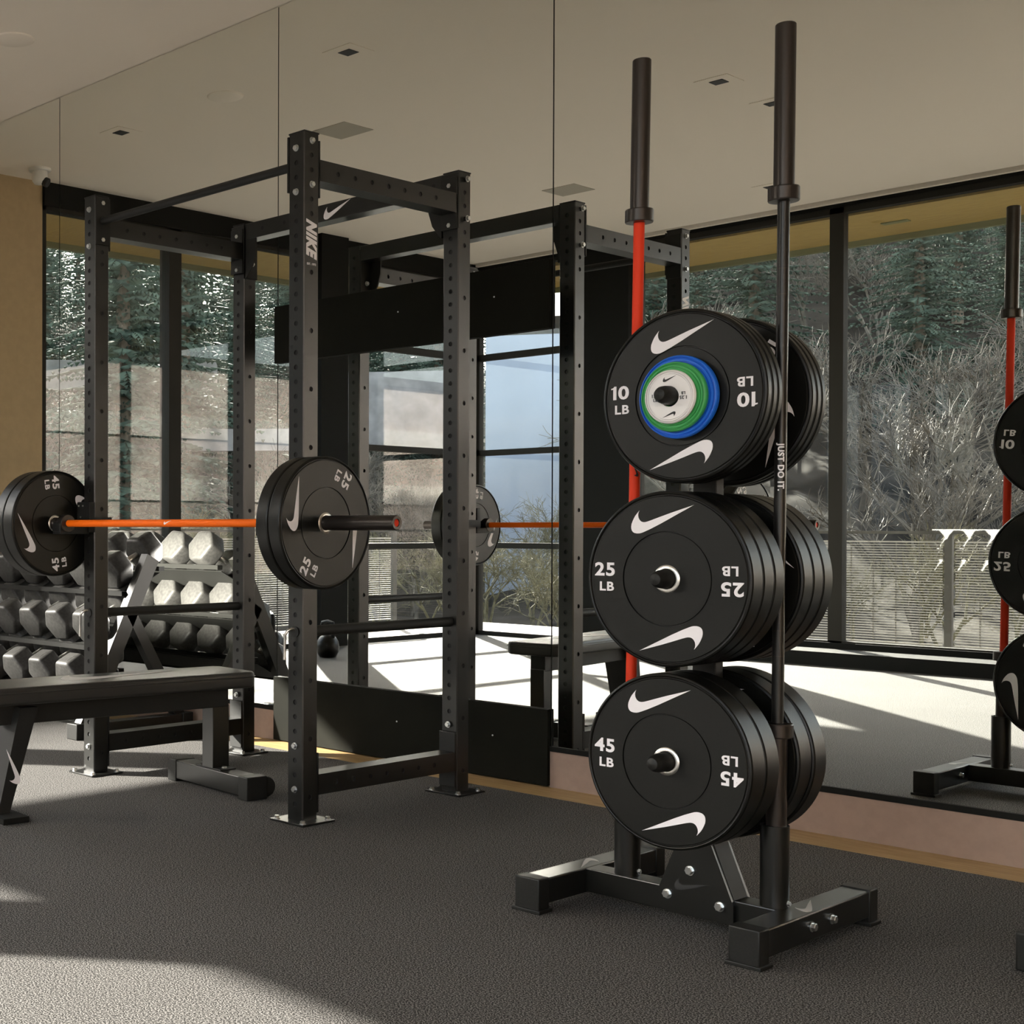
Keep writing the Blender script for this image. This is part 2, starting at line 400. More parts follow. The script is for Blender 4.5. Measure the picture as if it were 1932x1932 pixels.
# beams
def beam_y(x, z0, z1, nm):
    y0, y1 = AY + S, AY + LY; mb = MB()
    cz = (z0 + z1) / 2; hl = y1 - y0; hs = [.10 + .0522 * k * 1.78 for k in range(7)]
    xw = .0381; xc = x - .0381
    for sgn in (1, -1):
        mb.holed(z1 - z0 - .004, hl, hs, .0092, frame_mx((xc + sgn * xw, y0, cz), (0, 0, 1) if sgn < 0 else (0, 0, -1), (0, 1, 0)))
    mb.add([(xc - xw, y0, z1), (xc + xw, y0, z1), (xc + xw, y1, z1), (xc - xw, y1, z1)], [(0, 1, 2, 3)])
    mb.add([(xc - xw, y0, z0), (xc - xw, y1, z0), (xc + xw, y1, z0), (xc + xw, y0, z0)], [(0, 1, 2, 3)])
    for sgn in (1, -1):
        for za, zb in ((z0, z0 + .002), (z1 - .002, z1)):
            q = [(xc + sgn * xw, y0, za), (xc + sgn * xw, y1, za), (xc + sgn * xw, y1, zb), (xc + sgn * xw, y0, zb)]
            mb.add(q, [(0, 1, 2, 3)])
    o = mb.build(nm, [M['rack'], M['hole']], rack, 0)
    zc = cz
    lo, hi = (zc - .10, zc + .105) if z0 > 1 else (zc - .10, zc + .115)
    MB().b2(xc - xw, xc + xw, y0, y0 + .007, lo, hi, bev=.001).build('flange', M['rackdark'], o, 20)
    MB().b2(xc - xw, xc + xw, y1 - .014, y1 - .007, lo, hi, bev=.001).build('flange', M['rackdark'], o, 20)
for x, nm in ((AX, 'top_side_beam'), (AX - LX, 'top_side_beam')): beam_y(x, 2.303, 2.379, nm)
for x, nm in ((AX, 'bottom_side_beam'), (AX - LX, 'bottom_side_beam')): beam_y(x, .094, .168, nm)
# rear crossmember
xm0, xm1 = AX - LX, AX - S
mb = MB().b2(xm0, xm1, AY + LY, AY + LY + S, 2.394, 2.468, bev=.003)
for k in range(8):
    x = xm0 + .12 + k * .14
    if 3.2 < k < 4.8: continue
    mb.lathe([(.009, 0), (.0001, .0)], frame_mx((x, AY + LY - .0006, 2.431), (1, 0, 0), (0, 0, 1)), 16, 1)
cm = mb.build('crossmember', [M['rack'], M['hole']], rack, 20)
lg = MB(); ear_prism(lg, [(x * .155, y * .155) for x, y in SW], 0, .0015, frame_mx((-4.055, AY + LY - .0002, 2.432), (1, 0, 0), (0, 0, 1)))
lg.build('logo', M['white'], cm, 0)
for x0, sg in ((AX - S, -1), (AX - LX, 1)):
    poly = [(0, 2.394), (.075, 2.394), (.075, 2.33), (.055, 2.27), (.012, 2.215), (0, 2.215)]
    MB().prism([(sg * a, b) for a, b in poly] if sg > 0 else [(sg * a, b) for a, b in poly][::-1], 0, .008,
               frame_mx((x0, AY + LY + .008, 0), (1, 0, 0), (0, 0, 1))).build('gusset', M['rackdark'], rack, 0)
    MB().b2(x0 - .003 if sg > 0 else x0 - .008, x0 + .008 if sg > 0 else x0 + .003, AY + LY, AY + LY + S, 2.215, 2.45).build('flange', M['rackdark'], rack, 0)
# brackets wrapped on the rear uprights
for x1 in (AX, AX - LX):
    MB().b2(x1 - S - .004, x1 + .003, AY + LY - .006, AY + LY - .0003, 2.245, 2.462, bev=.001).build('bracket', M['rackdark'], rack, 20)
    MB().b2(x1 - S - .004, x1 - .001, AY + LY - .006, AY + LY - .0003, .02, .24, bev=.001).build('bracket', M['rack'], rack, 20)
# pull up bar
pb = MB().tube([(AX - LX + .005, AY + S / 2, 2.364), (AX - S - .005, AY + S / 2, 2.364)], .0165, 20).build('pull_up_bar', M['rackdark'], rack)
MB().b2(AX - S - .008, AX - S - .0005, AY - .001, AY + S, 2.262, 2.462, bev=.001).build('flange', M['rackdark'], pb, 20)
MB().b2(AX - LX + .0005, AX - LX + .008, AY, AY + S, 2.262, 2.462, bev=.001).build('flange', M['rackdark'], pb, 20)
# safety bars with pull pins
for x1, zz in ((AX, .683), (AX - LX, .69)):
    xc = x1 - S / 2
    sb = MB().tube([(xc, AY - .004, zz), (xc, AY + LY + .045, zz)], .0195, 20).build('safety_bar', M['rackdark'], rack)
    p = [(xc - .002, AY + .01, zz + .01), (xc - .004, AY - .014, zz + .012), (xc - .012, AY - .026, zz + .006), (xc - .022, AY - .03, zz - .012), (xc - .024, AY - .03, zz - .10)]
    MB().tube(p, .0052, 10).build('pull_pin', M['chrome'], sb)
# bar hooks
BY = 3.41; BZ = 1.073
for x1 in (AX, AX - LX):
    x0 = x1 - S
    hk = MB().b2(x0 - .008, x1 + .004, AY - .03, AY - .001, 1.035, 1.165, bev=.003)
    hk.b2(x0 - .008, x0 - .001, AY - .03, AY + .05, 1.05, 1.16).b2(x1 + .0015, x1 + .006, AY - .03, AY + S + .012, 1.06, 1.10)
    hk.b2(x0 + .01, x1 - .01, BY - .040, AY - .02, 1.028, 1.0575, bev=.003)
    hk.b2(x0 + .012, x1 - .012, BY - .044, BY - .022, 1.035, 1.076, bev=.006)
    h = hk.build('bar_hook', M['rackdark'], rack, 20)
    for px, pz in ((-.001, 1.148), (.028, 1.148), (.012, 1.10), (.002, 1.053), (.031, 1.053)): MB().bolt((x0 + px + .006, AY - .0302, pz), (0, -1, 0), .0032).build('rivet', M['bolt'], h)
# upright prints
nb = MB()
for x1 in (AX, AX - LX):
    for n in range(1, 28, 2):
        z = 0.78 + (n - 3) * PIT * 1.0
        idx = min(range(len(HF)), key=lambda i: abs(HF[i] - (.735 + (n - 3) * PIT)))
        add_text(nb, str(n), .012 if n > 9 else .007, .014, frame_mx((x1 - S + .0155, AY - .0004, HF[idx] + .022), (1, 0, 0), (0, 0, 1)), .001, .0004)
nb.build('numbering', M['dprint'], rack, 0)
wm = MB()
mxn = frame_mx((AX + .0003, AY + S * .5, 2.087), (0, 0, -1), (0, 1, 0))
sh = Matrix(((1, .0, 0, 0), (0, 1, 0, 0), (0, 0, 1, 0), (0, 0, 0, 1)))
vs, fs, tw, th = text_geo('NIKE', .1, .006, .0006)
wm.add([Vector((v.x * .128 / tw + v.y * .30 * .054 / th, v.y * .054 / th, v.z)) for v in vs], fs, mxn)
add_text(wm, 'EST. 1972', .046, .0075, frame_mx((AX + .0003, AY + S * .5, 1.999), (0, 1, 0), (0, 0, 1)), .001)
wm.build('lettering', M['white'], rack, 0)

# ------------------------------------------------------------------ bumper plates
def disc_profile(r, t, groove, rim=.012, hub=.036):
    h = t / 2
    return [(hub, h - .003), (hub + .004, h - .003), (groove - .002, h - .003), (groove - .0012, h - .006), (groove + .0012, h - .006), (groove + .002, h - .002),
            (r - rim - .002, h - .002), (r - rim, h - .0045), (r - rim + .002, h - .0045), (r - rim + .004, h - .001), (r - .006, h), (r - .002, h - .002), (r, h - .006)]
FACE = {1: frame_mx((0, 0, 0), (1, 0, 0), (0, 0, 1)), -1: frame_mx((0, 0, 0), (-1, 0, 0), (0, 0, 1))}  # local z -> -y / +y
def make_plate(name, num, r, t, groove, m, label, cat='weight plate', prnt='white', small=False):
    """plate with axis along local y, front face towards -y"""
    t0 = thing(name, label, cat)
    pf = disc_profile(r, t, groove, .012 if not small else .008, .036 if not small else .0255)
    full = pf + [(a, -b) for a, b in pf[::-1]]
    MB().lathe(full, FACE[1], 96, closed=True).build('disc', M[m], t0, 18)
    if not small:
        ins = [(.0258, t / 2 - .003), (.0265, t / 2 - .0005), (.033, t / 2 - .0005), (.036, t / 2 - .003), (.036, -t / 2 + .003), (.033, -t / 2 + .0005), (.0265, -t / 2 + .0005), (.0258, -t / 2 + .003)]
        MB().lathe(ins, FACE[1], 48, closed=True).build('steel_insert', M['chrome'], t0, 40)
    top = t / 2 - .002
    for rot in (0, PI):
        lg = MB(); tx = MB()
        mx = FACE[1] @ Matrix.Rotation(rot, 4, 'Z') @ Matrix.Translation((0, 0, top))
        if not small:
            ear_prism(lg, [(x - {'45': .021, '25': .013, '10': 0}[num], y) for x, y in SW_PLATE], -.0005, .0009, mx)
            add_num(tx, num, .058 if num != '10' else .052, .036, mx @ Matrix.Translation((-.174, .021, .0002)))
            add_text(tx, 'LB', .041, .024, mx @ Matrix.Translation((-.168, -.024, .0002)), .0026, .0008)
        elif prnt == 'dark':
            ear_prism(lg, [(x * .5 * r, y * .5 * r + .66 * r) for x, y in SW], -.0005, .0006, mx)
            add_text(tx, num, .27 * r, .13 * r, mx @ Matrix.Translation((-.55 * r, .06 * r, 0)), .001, .0006)
            add_text(tx, 'LB', .15 * r, .11 * r, mx @ Matrix.Translation((-.55 * r, -.10 * r, 0)), .001, .0006)
        if lg.v: lg.build('logo', M[prnt], t0, 0)
        if tx.v: tx.build('lettering', M[prnt], t0, 0)
    return t0
USED = set()
def place(proto, loc, rz=0, roll=0, label=None, group=None):
    rot = (Matrix.Rotation(rz, 4, 'Z') @ Matrix.Rotation(-roll, 4, 'Y')).to_euler()
    if proto.name in USED: return dup(proto, loc, rot, label, group)
    USED.add(proto.name); proto.location = loc; proto.rotation_euler = rot
    if label: proto['label'] = label
    if group: proto['group'] = group
    return proto
P45 = make_plate('bumper_plate', '45', .225, .070, .120, 'rubber', 'x')
P25 = make_plate('bumper_plate', '25', .225, .055, .120, 'rubber', 'x')
P10 = make_plate('bumper_plate', '10', .225, .0265, .128, 'rubber', 'x')
PB = make_plate('change_plate', '5', .107, .022, .09, 'blue', 'x', small=True, prnt='none')
PG = make_plate('change_plate', '2.5', .0895, .020, .075, 'green', 'x', small=True, prnt='none')
PW = make_plate('change_plate', '1.25', .069, .016, .06, 'whiterub', 'x', small=True, prnt='dark')
TX = -1.862; TYC = 3.462
G = 'plates on the plate tree'
place(P45, (TX, 3.293, .462), 0, 0, 'front 45 LB black bumper plate on the lowest peg of the plate tree, facing out', G)
place(P45, (TX, 3.364, .462), 0, R(40), '45 LB black bumper plate second from the front on the lowest peg', G)
place(P45, (TX, 3.536, .460), 0, R(130), '45 LB black bumper plate nearest the post on the mirror side, lowest peg', G)
place(P45, (TX + .005, 3.607, .458), PI, R(-118), '45 LB black bumper plate facing the mirror on the lowest peg', G)
place(P25, (TX, 3.2835, .928), 0, 0, 'front 25 LB black bumper plate on the middle peg of the plate tree, facing out', G)
place(P25, (TX, 3.3395, .928), 0, R(30), '25 LB black bumper plate second from the front on the middle peg', G)
place(P25, (TX, 3.3955, .928), 0, R(75), '25 LB black bumper plate third from the front on the middle peg', G)
place(P25, (TX, 3.545, .926), 0, R(-60), '25 LB black bumper plate nearest the post on the mirror side, middle peg', G)
place(P25, (TX, 3.601, .926), 0, R(20), '25 LB black bumper plate in the middle of the mirror-side stack, middle peg', G)
place(P25, (TX, 3.657, .925), PI, R(2), '25 LB black bumper plate facing the mirror on the middle peg', G)
place(P10, (TX, 3.338, 1.398), 0, 0, 'front 10 LB black bumper plate behind the blue disc on the top peg', G)
place(P10, (TX, 3.366, 1.398), 0, R(50), '10 LB black bumper plate second from the front on the top peg', G)
place(P10, (TX, 3.393, 1.398), 0, R(100), '10 LB black bumper plate third from the front on the top peg', G)
place(P10, (TX, 3.572, 1.396), 0, R(-125), '10 LB black bumper plate nearest the post on the mirror side, top peg', G)
place(P10, (TX, 3.600, 1.396), 0, R(-20), '10 LB black bumper plate second from the post on the mirror side, top peg', G)
place(P10, (TX, 3.627, 1.395), PI, R(5), '10 LB black bumper plate facing the mirror on the top peg', G)
G2 = 'coloured small plates on the top pegs'
place(PB, (TX, 3.3135, 1.395), 0, 0, 'blue small change plate on the top peg facing the room', G2)
place(PG, (TX, 3.292, 1.394), 0, 0, 'green small change plate on the top peg facing the room', G2)
place(PW, (TX, 3.2735, 1.393), 0, 0, 'white 1.25 LB change plate on the top peg facing the room', G2)
place(PB, (TX, 3.652, 1.393), PI, 0, 'blue small change plate on the top peg facing the mirror', G2)
place(PG, (TX, 3.673, 1.392), PI, 0, 'green small change plate on the top peg facing the mirror', G2)
place(PW, (TX, 3.692, 1.391), PI, 0, 'white 1.25 LB change plate on the top peg facing the mirror', G2)
# barbell plates
G3 = 'plates loaded on the orange barbell'
XO = -3.175
place(P25, (XO - .0275, BY, BZ), PI / 2, R(62), 'outer 25 LB black plate on the orange barbell, the end nearest the plate tree', G3)
place(P25, (XO - .0845, BY, BZ), PI / 2, R(20), 'inner 25 LB black plate on the orange barbell, the end nearest the plate tree', G3)
XI = -4.732
place(P45, (XI - .035, BY, BZ), PI / 2, R(97), 'inner 45 LB black plate on the orange barbell, the end above the dumbbell rack', G3)
place(P45, (XI - .106, BY, BZ), PI / 2, R(10), 'outer 45 LB black plate on the orange barbell, the end above the dumbbell rack', G3)

# ------------------------------------------------------------------ barbells
def swoosh_wrap(mb, r, width, mx, flip=1):
    """logo wrapped on a cylinder along local x (radius r), facing local +z"""
    bm = bmesh.new(); f = bm.faces.new([bm.verts.new((x * width * flip, y * width, 0)) for x, y in SW])
    bmesh.ops.triangulate(bm, faces=[f]); bmesh.ops.subdivide_edges(bm, edges=list(bm.edges), cuts=1)
    for v in bm.verts:
        a = v.co.y / r; v.co = Vector((v.co.x, r * math.sin(a), r * math.cos(a)))
    bmesh.ops.triangulate(bm, faces=list(bm.faces)); mb.bm(bm, mx)
def make_bar(name, label, p0, p1, shaft, logo=None):
    """barbell from p0 to p1 (ends); sleeves black"""
    p0, p1 = Vector(p0), Vector(p1); L = (p1 - p0).length; d = (p1 - p0).normalized()
    t = thing(name, label, 'barbell', tuple((p0 + p1) / 2) if abs(d.z) < .5 else tuple(p0))
    at = lambda s: p0 + d * s
    q = d.to_track_quat('Z', 'Y').to_matrix().to_4x4()
    sh = MB().tube([at(.40), at(L - .40)], .0145, 24)
    so = sh.build('shaft', M[shaft], t)
    for sgn in (0, 1):
        for s0 in (.62, .685):
            s = s0 if sgn == 0 else L - s0
            MB().lathe([(.0146, -.0015), (.0148, 0), (.0146, .0015)], Matrix.Translation(at(s)) @ q, 24).build('knurl_ring', M['sleeve'] if shaft == 'shaftblk' else M[shaft], so)
    for sgn in (0, 1):
        mx = Matrix.Translation(p0 if sgn == 0 else p1) @ q @ (Matrix.Identity(4) if sgn == 0 else Matrix.Rotation(PI, 4, 'X'))
        sl = MB().lathe([(.012, .004), (.0135, .0005), (.0225, 0), (.0245, .0025), (.0247, .006), (.0247, .418)], mx, 32).build('sleeve', M['sleeve'], t, 20)
        MB().lathe([(.0001, .004), (.0122, .004)], mx, 24).build('end_disc', M['red'] if shaft == 'orange' else M['rackdark'], sl)
        MB().lathe([(.0247, .412), (.036, .413), (.0375, .416), (.0375, .446), (.036, .449), (.0146, .450)], mx, 40).build('collar', M['sleeve'], t, 20)
    return t, so
bar, so = make_bar('barbell', 'orange loaded barbell lying on the rack hooks', (-5.090, BY, BZ), (-2.870, BY, BZ), 'orange')
lg = MB(); swoosh_wrap(lg, .0149, .042, frame_mx((-3.985, BY, BZ), (1, 0, 0), (0, .25, 1)))
lg.build('logo', M['white'], so, 40)
RB = (-1.690, 3.482); LB = (-2.104, 3.484)
bar, so = make_bar('barbell', 'black barbell stored upright in the tube of the plate tree nearest the camera', (RB[0] + .002, RB[1], .112), (RB[0] + .018, RB[1], 2.337), 'shaftblk')
tx = MB(); vs, fs, tw, th = text_geo('JUST DO IT.', .1, .004, .0)
bm_ = bmesh.new(); bv = [bm_.verts.new((v.x * .122 / tw, v.y * .021 / th, 0)) for v in vs]
for f_ in fs:
    try: bm_.faces.new([bv[i] for i in f_])
    except ValueError: pass
bmesh.ops.triangulate(bm_, faces=list(bm_.faces)); bmesh.ops.subdivide_edges(bm_, edges=[e for e in bm_.edges if e.calc_length() > .004], cuts=3)
bmesh.ops.triangulate(bm_, faces=list(bm_.faces))
for v in bm_.verts: a_ = v.co.y / .0152; v.co = Vector((v.co.x, .0152 * math.sin(a_), .0152 * math.cos(a_)))
tx.bm(bm_, frame_mx((RB[0] + .010, RB[1], 1.214), (0, 0, -1), (.93, .36, 0)))
tx.build('lettering', M['white'], so, 0)
bar, so = make_bar('barbell', 'red barbell stored upright in the far tube of the plate tree beside the rack', (LB[0] + .002, LB[1], .112), (LB[0] + .034, LB[1], 2.352), 'red')
lg = MB(); swoosh_wrap(lg, .0149, .04, frame_mx((LB[0] + .018, LB[1], 1.22), (0, 0, 1), (-.8, -.6, 0)))
lg.build('logo', M['dark'], so, 40)

# ------------------------------------------------------------------ plate tree
tree = thing('plate_tree', 'black steel plate tree with bar tubes standing on the rubber floor', 'plate tree', (TX, 3.5, 0))
for x0, x1 in ((-2.283, -2.211), (-1.672, -1.600)):
    f = MB().b2(x0, x1, 3.235, 3.845, .022, .092, bev=.004).build('foot', M['rack'], tree, 20)
    for y0, y1 in ((3.218, 3.268), (3.815, 3.865)):
        c = MB().b2(x0 - .003, x1 + .003, y0, y1, .006, .0955, bev=.004).b2(x0 - .009, x1 + .009, y0 - .006, y1 + .006, 0, .010, bev=.002)
        c.build('end_cap', M['rubberhub'], f, 20)
    xo = x1 + .0005 if x1 > -1.65 else x1 + .0005
    for yy in (3.49, 3.60): MB().bolt((xo, yy, .058), (1, 0, 0), .0105).build('bolt', M['bolt'], f, 20)
    lg = MB()
    ear_prism(lg, [(x * .12, y * .12) for x, y in SW], 0, .001, frame_mx(((x0 + x1) / 2 + .003, 3.55, .092), (0, 1, 0), (-1, 0, 0)) if x1 > -1.65 else frame_mx(((x0 + x1) / 2, 3.50, .092), (0, -1, 0), (1, 0, 0)))
    lg.build('logo', M['grey'], f, 0)
MB().b2(-2.212, -1.671, 3.447, 3.517, .026, .092, bev=.003).build('crossbeam', M['rack'], tree, 20)
# central post and gusset plates
MB().b2(TX - .035, TX + .030, 3.449, 3.489, .09, 1.46, bev=.003).build('post', M['rackdark'], tree, 20)
gp = [(-.096, .028), (.088, .030), (.088, .080), (.024, .235), (-.062, .235), (-.122, .082), (-.122, .048)]
for y0, y1 in ((3.435, 3.446), (3.518, 3.529)):
    g = MB().prism([(TX + a, b) for a, b in gp], 0, .011, frame_mx((0, y1, 0), (1, 0, 0), (0, 0, 1))).build('gusset_plate', M['rack'], tree, 20)
    if y0 < 3.5:
        for px, pz in ((-.030, .150), (-.104 + .01, .076), (.052, .072)): MB().bolt((TX + px, y0 - .0005, pz), (0, -1, 0), .0105).build('bolt', M['bolt'], g, 20)
        lg = MB(); ear_prism(lg, [(x * .095, y * .095) for x, y in SW], 0, .0008, frame_mx((TX - .025, y0 - .0002, .108), (1, 0, -.12), (.1, 0, 1)))
        lg.build('logo', M['dark'], g, 0)
MB().prism([(TX + .080, .078), (TX + .090, .078), (TX + .026, .237), (TX + .016, .237)], 0, .071, frame_mx((0, 3.517, 0), (1, 0, 0), (0, 0, 1))).build('gusset_web', M['rackdark'], tree, 0)
for zc, tip in ((.462, 3.190), (.928, 3.200), (1.396, 3.215)):
    for sg in (-1, 1):
        ye = tip if sg < 0 else 2 * 3.462 - tip
        ys = 3.449 if sg < 0 else 3.489
        p = MB().tube([(TX, ys, zc), (TX, ye - sg * .05, zc)], .0238, 28).build('peg', M['rackdark'], tree)
        mx = Matrix.Translation((TX, ye - sg * .05, zc)) @ Vector((0, sg, 0)).to_track_quat('Z', 'Y').to_matrix().to_4x4()
        MB().lathe([(.0244, 0), (.0236, .018), (.0210, .034), (.0145, .046), (.006, .0495), (.0001, .05)], mx, 28).build('peg_cap', M['rubberhub'], p)
for (bx, by) in (RB, LB):
    tb = MB().lathe([(.0275, .095), (.0275, .30), (.0345, .30), (.0345, .092)], Matrix.Translation((bx, by, 0)), 36, closed=True).build('bar_tube', M['rack'], tree, 20)
    MB().lathe([(.0001, .10), (.027, .10)], Matrix.Translation((bx, by, 0)), 36).build('tube_floor', M['rackdark'], tb)
    MB().bolt((bx + .0345, by, .105), (1, 0, 0), .006).build('set_screw', M['bolt'], tb)

# ------------------------------------------------------------------ flat bench
ba = math.atan2(.115, .993)
bench = thing('flat_bench', 'black padded flat weight bench under the barbell inside the rack', 'bench', (-4.13, 3.24, 0))
BD = Vector((math.sin(ba), math.cos(ba), 0)); BE = Vector((math.cos(ba), -math.sin(ba), 0))
BO = Vector((-4.073, 3.85, 0))           # pad end centre, mirror end
def bmx(z=0): return frame_mx(BO + Vector((0, 0, z)), BE, BD)       # local x = across, y = towards mirror, z = up
PL = 1.23; HW = .142
padp = [(-HW * .80, 0), (HW * .80, 0), (HW, -.03), (HW, -PL + .05), (HW * .75, -PL), (-HW * .75, -PL), (-HW, -PL + .05), (-HW, -.03)]
bm_ = bmesh.new(); f_ = bm_.faces.new([bm_.verts.new((x, y, .418)) for x, y in padp])
r_ = bmesh.ops.extrude_face_region(bm_, geom=[f_])
for g_ in r_['geom']:
    if isinstance(g_, bmesh.types.BMVert): g_.co.z = .482
bmesh.ops.recalc_face_normals(bm_, faces=list(bm_.faces))
bmesh.ops.bevel(bm_, geom=list(bm_.edges), offset=.013, segments=4, affect='EDGES', profile=.5)
pad = MB().bm(bm_, bmx()).build('pad', M['vinyl'], bench, 40)
pp = MB(); ring = [(x * 1.004, (y + PL / 2) * 1.002 - PL / 2, .462) for x, y in padp]
pp.tube([bmx() @ Vector(p) for p in ring + ring[:1]], .0022, 8, False); pp.build('piping', M['vinyl'], pad)
lg = MB(); ear_prism(lg, [(x * .50, y * .50) for x, y in SW], 0, .0012, bmx(.4822) @ Matrix.Translation((-.01, -.56, 0)) @ Matrix.Rotation(R(76), 4, 'Z'))
lg.build('logo', M['grey'], pad, 0)
MB().b2(-.04, .04, -PL + .12, -.075, .335, .418, bev=.004, mx=bmx()).build('frame_beam', M['rackdark'], bench, 20)
MB().b2(-.038, .038, -.150, -.070, .09, .345, bev=.003, mx=bmx()).build('rear_post', M['rack'], bench, 20)
tbm = MB().b2(-.25, .25, -.155, -.065, .012, .088, bev=.004, mx=bmx()).build('rear_foot', M['rack'], bench, 20)
for sx in (-1, 1):
    MB().b2(sx * .215, sx * .275, -.159, -.061, 0, .0915, bev=.004, mx=bmx()).build('end_cap', M['rubberhub'], tbm, 20)
wh = MB().lathe([(.0001, -.02), (.036, -.02), (.04, -.014), (.04, .014), (.036, .02), (.0001, .02)], bmx() @ Matrix.Translation((.245, -.05, .045)) @ Matrix.Rotation(PI / 2, 4, 'Y'), 28)
wh.build('wheel', M['rubberhub'], bench, 20)
for sx in (-1, 1): MB().bolt(bmx() @ Vector((sx * .06, -.11, .088)), (0, 0, 1), .011).build('bolt', M['bolt'], bench, 20)
MB().b2(-.085, .085, -.148, -.072, .088, .094, mx=bmx()).build('foot_plate', M['rackdark'], bench, 0)
# front leg: wide folded plate leaning out, side flange carries the logo
fl = MB(); mx = bmx(); th = .075; y0, z0, y1, z1 = -PL + .185, .40, -PL + .10, .015
vs = [(-.085, y0, z0), (.085, y0, z0), (.075, y1, z1), (-.075, y1, z1)]; vs += [(x, y + (th if z > .2 else th * .62), z) for x, y, z in vs]
fl.add(vs, [(0, 1, 2, 3), (7, 6, 5, 4), (1, 5, 6, 2), (0, 3, 7, 4), (0, 4, 5, 1), (3, 2, 6, 7)], mx)
leg = fl.build('front_leg', M['rackdark'], bench, 0)
lg = MB()
ear_prism(lg, [(x * .13, y * .13) for x, y in SW], 0, .0012, mx @ frame_mx((.0803, (y0 + y1) / 2 + .018, .19), (0, -.02, 1), (0, -1, -.02)))
lg.build('logo', M['white'], leg, 0)
MB().b2(-.16, .16, y1 - .02, y1 + .085, 0, .022, bev=.003, mx=mx).build('front_foot', M['black'], bench, 20)

# ------------------------------------------------------------------ dumbbell rack
dr = thing('dumbbell_rack', 'grey three tier dumbbell rack standing against the mirror', 'dumbbell rack', (-6.7, 4.4, 0))
DX1, DX0 = -5.47, -8.02
TIER = [(4.16, .315), (4.275, .56), (4.43, .835)]
for xe in (DX1, DX0):
    lg_ = MB()
    def strut(p, q, w, d):
        p, q = Vector(p), Vector(q); v = (q - p).normalized()
        m_ = frame_mx(p, (1, 0, 0), v); m_ = m_
        lg_.box((0, (q - p).length / 2, 0), (w, (q - p).length, d), m_)
    strut((xe, 4.115, .06), (xe, 4.545, .90), .05, .085)
    lg_.build('front_upright', M['rack'], dr, 0); lg_ = MB()
    strut((xe, 4.74, .06), (xe, 4.40, .62), .05, .06)
    lg_.build('rear_strut', M['rack'], dr, 0)
    MB().b2(xe - .035, xe + .035, 4.06, 4.79, .02, .075, bev=.004).build('floor_runner', M['rack'], dr, 20)
    for yy in (4.075, 4.775): MB().b2(xe - .042, xe + .042, yy - .035, yy + .035, 0, .08, bev=.004).build('rubber_foot', M['rubberhub'], dr, 20)
for ty, tz in TIER:
    for dy, dz in ((-.035, -.112), (.215, .012)):
        MB().b2(DX0 + .026, DX1 - .026, ty + dy - .018, ty + dy + .018, tz + dz - .02, tz + dz + .004).build('shelf_rail', M['black'], dr, 0)
    mb = MB(); mx = frame_mx((DX0 + .026, ty + .09, tz - .058), (1, 0, 0), (0, .25, .124))
    mb.b2(0, DX1 - DX0 - .052, -.10, .12, -.016, -.012, mx=mx); mb.build('shelf', M['black'], dr, 0)
MB().b2(DX0 + .05, DX1 - .05, 4.70, 4.74, .10, .15).build('rear_brace', M['rack'], dr, 0)

def make_dumbbell():
    t = thing('hex_dumbbell', 'x', 'dumbbell')
    def head(y0, y1, nm):
        bm = bmesh.new(); prof = [(math.cos(PI / 3 * k) * .102, math.sin(PI / 3 * k) * .102) for k in range(6)]
        f = bm.faces.new([bm.verts.new((a, y0, b)) for a, b in prof])
        r = bmesh.ops.extrude_face_region(bm, geom=[f])
        for g in r['geom']:
            if isinstance(g, bmesh.types.BMVert): g.co.y = y1
        bmesh.ops.recalc_face_normals(bm, faces=list(bm.faces))
        bmesh.ops.bevel(bm, geom=list(bm.edges), offset=.017, segments=3, affect='EDGES', profile=.5)
        o = MB().bm(bm).build(nm, M['dumb'], t, 45)
        tg = MB().b2(-.032, .032, min(y0, y1) + .025, max(y0, y1) - .03, .0875, .0892); tg.build('raised_panel', M['dumb'], o, 0)
        return o
    head(-.17, -.055, 'head'); head(.17, .055, 'head')
    MB().lathe([(.014, -.06), (.0155, -.03), (.0165, 0), (.0155, .03), (.014, .06)], FACE[1], 20).build('handle', M['chrome'], t, 40)
    return t
DB = make_dumbbell()
TN = ['bottom', 'middle', 'top']; tilt = math.atan2(.11, .22)
ORD = ['first', 'second', 'third', 'fourth', 'fifth', 'sixth', 'seventh', 'eighth', 'ninth', 'tenth']
for ti, (ty, tz) in enumerate(TIER):
    for i in range(10):
        x = -5.622 - .243 * i + (.012 if ti == 0 else 0)
        c = (x, ty + .10, tz + .052)
        lab = 'black hex dumbbell, %s from the plate-tree end of the %s tier of the dumbbell rack' % (ORD[i], TN[ti])
        if DB.name not in USED:
            USED.add(DB.name); DB.location = c; DB.rotation_euler = (tilt, 0, 0); DB['label'] = lab; DB['group'] = 'hex dumbbells on the rack'
        else: dup(DB, c, (tilt, R(random.uniform(-4, 4)), 0), lab, 'hex dumbbells on the rack')

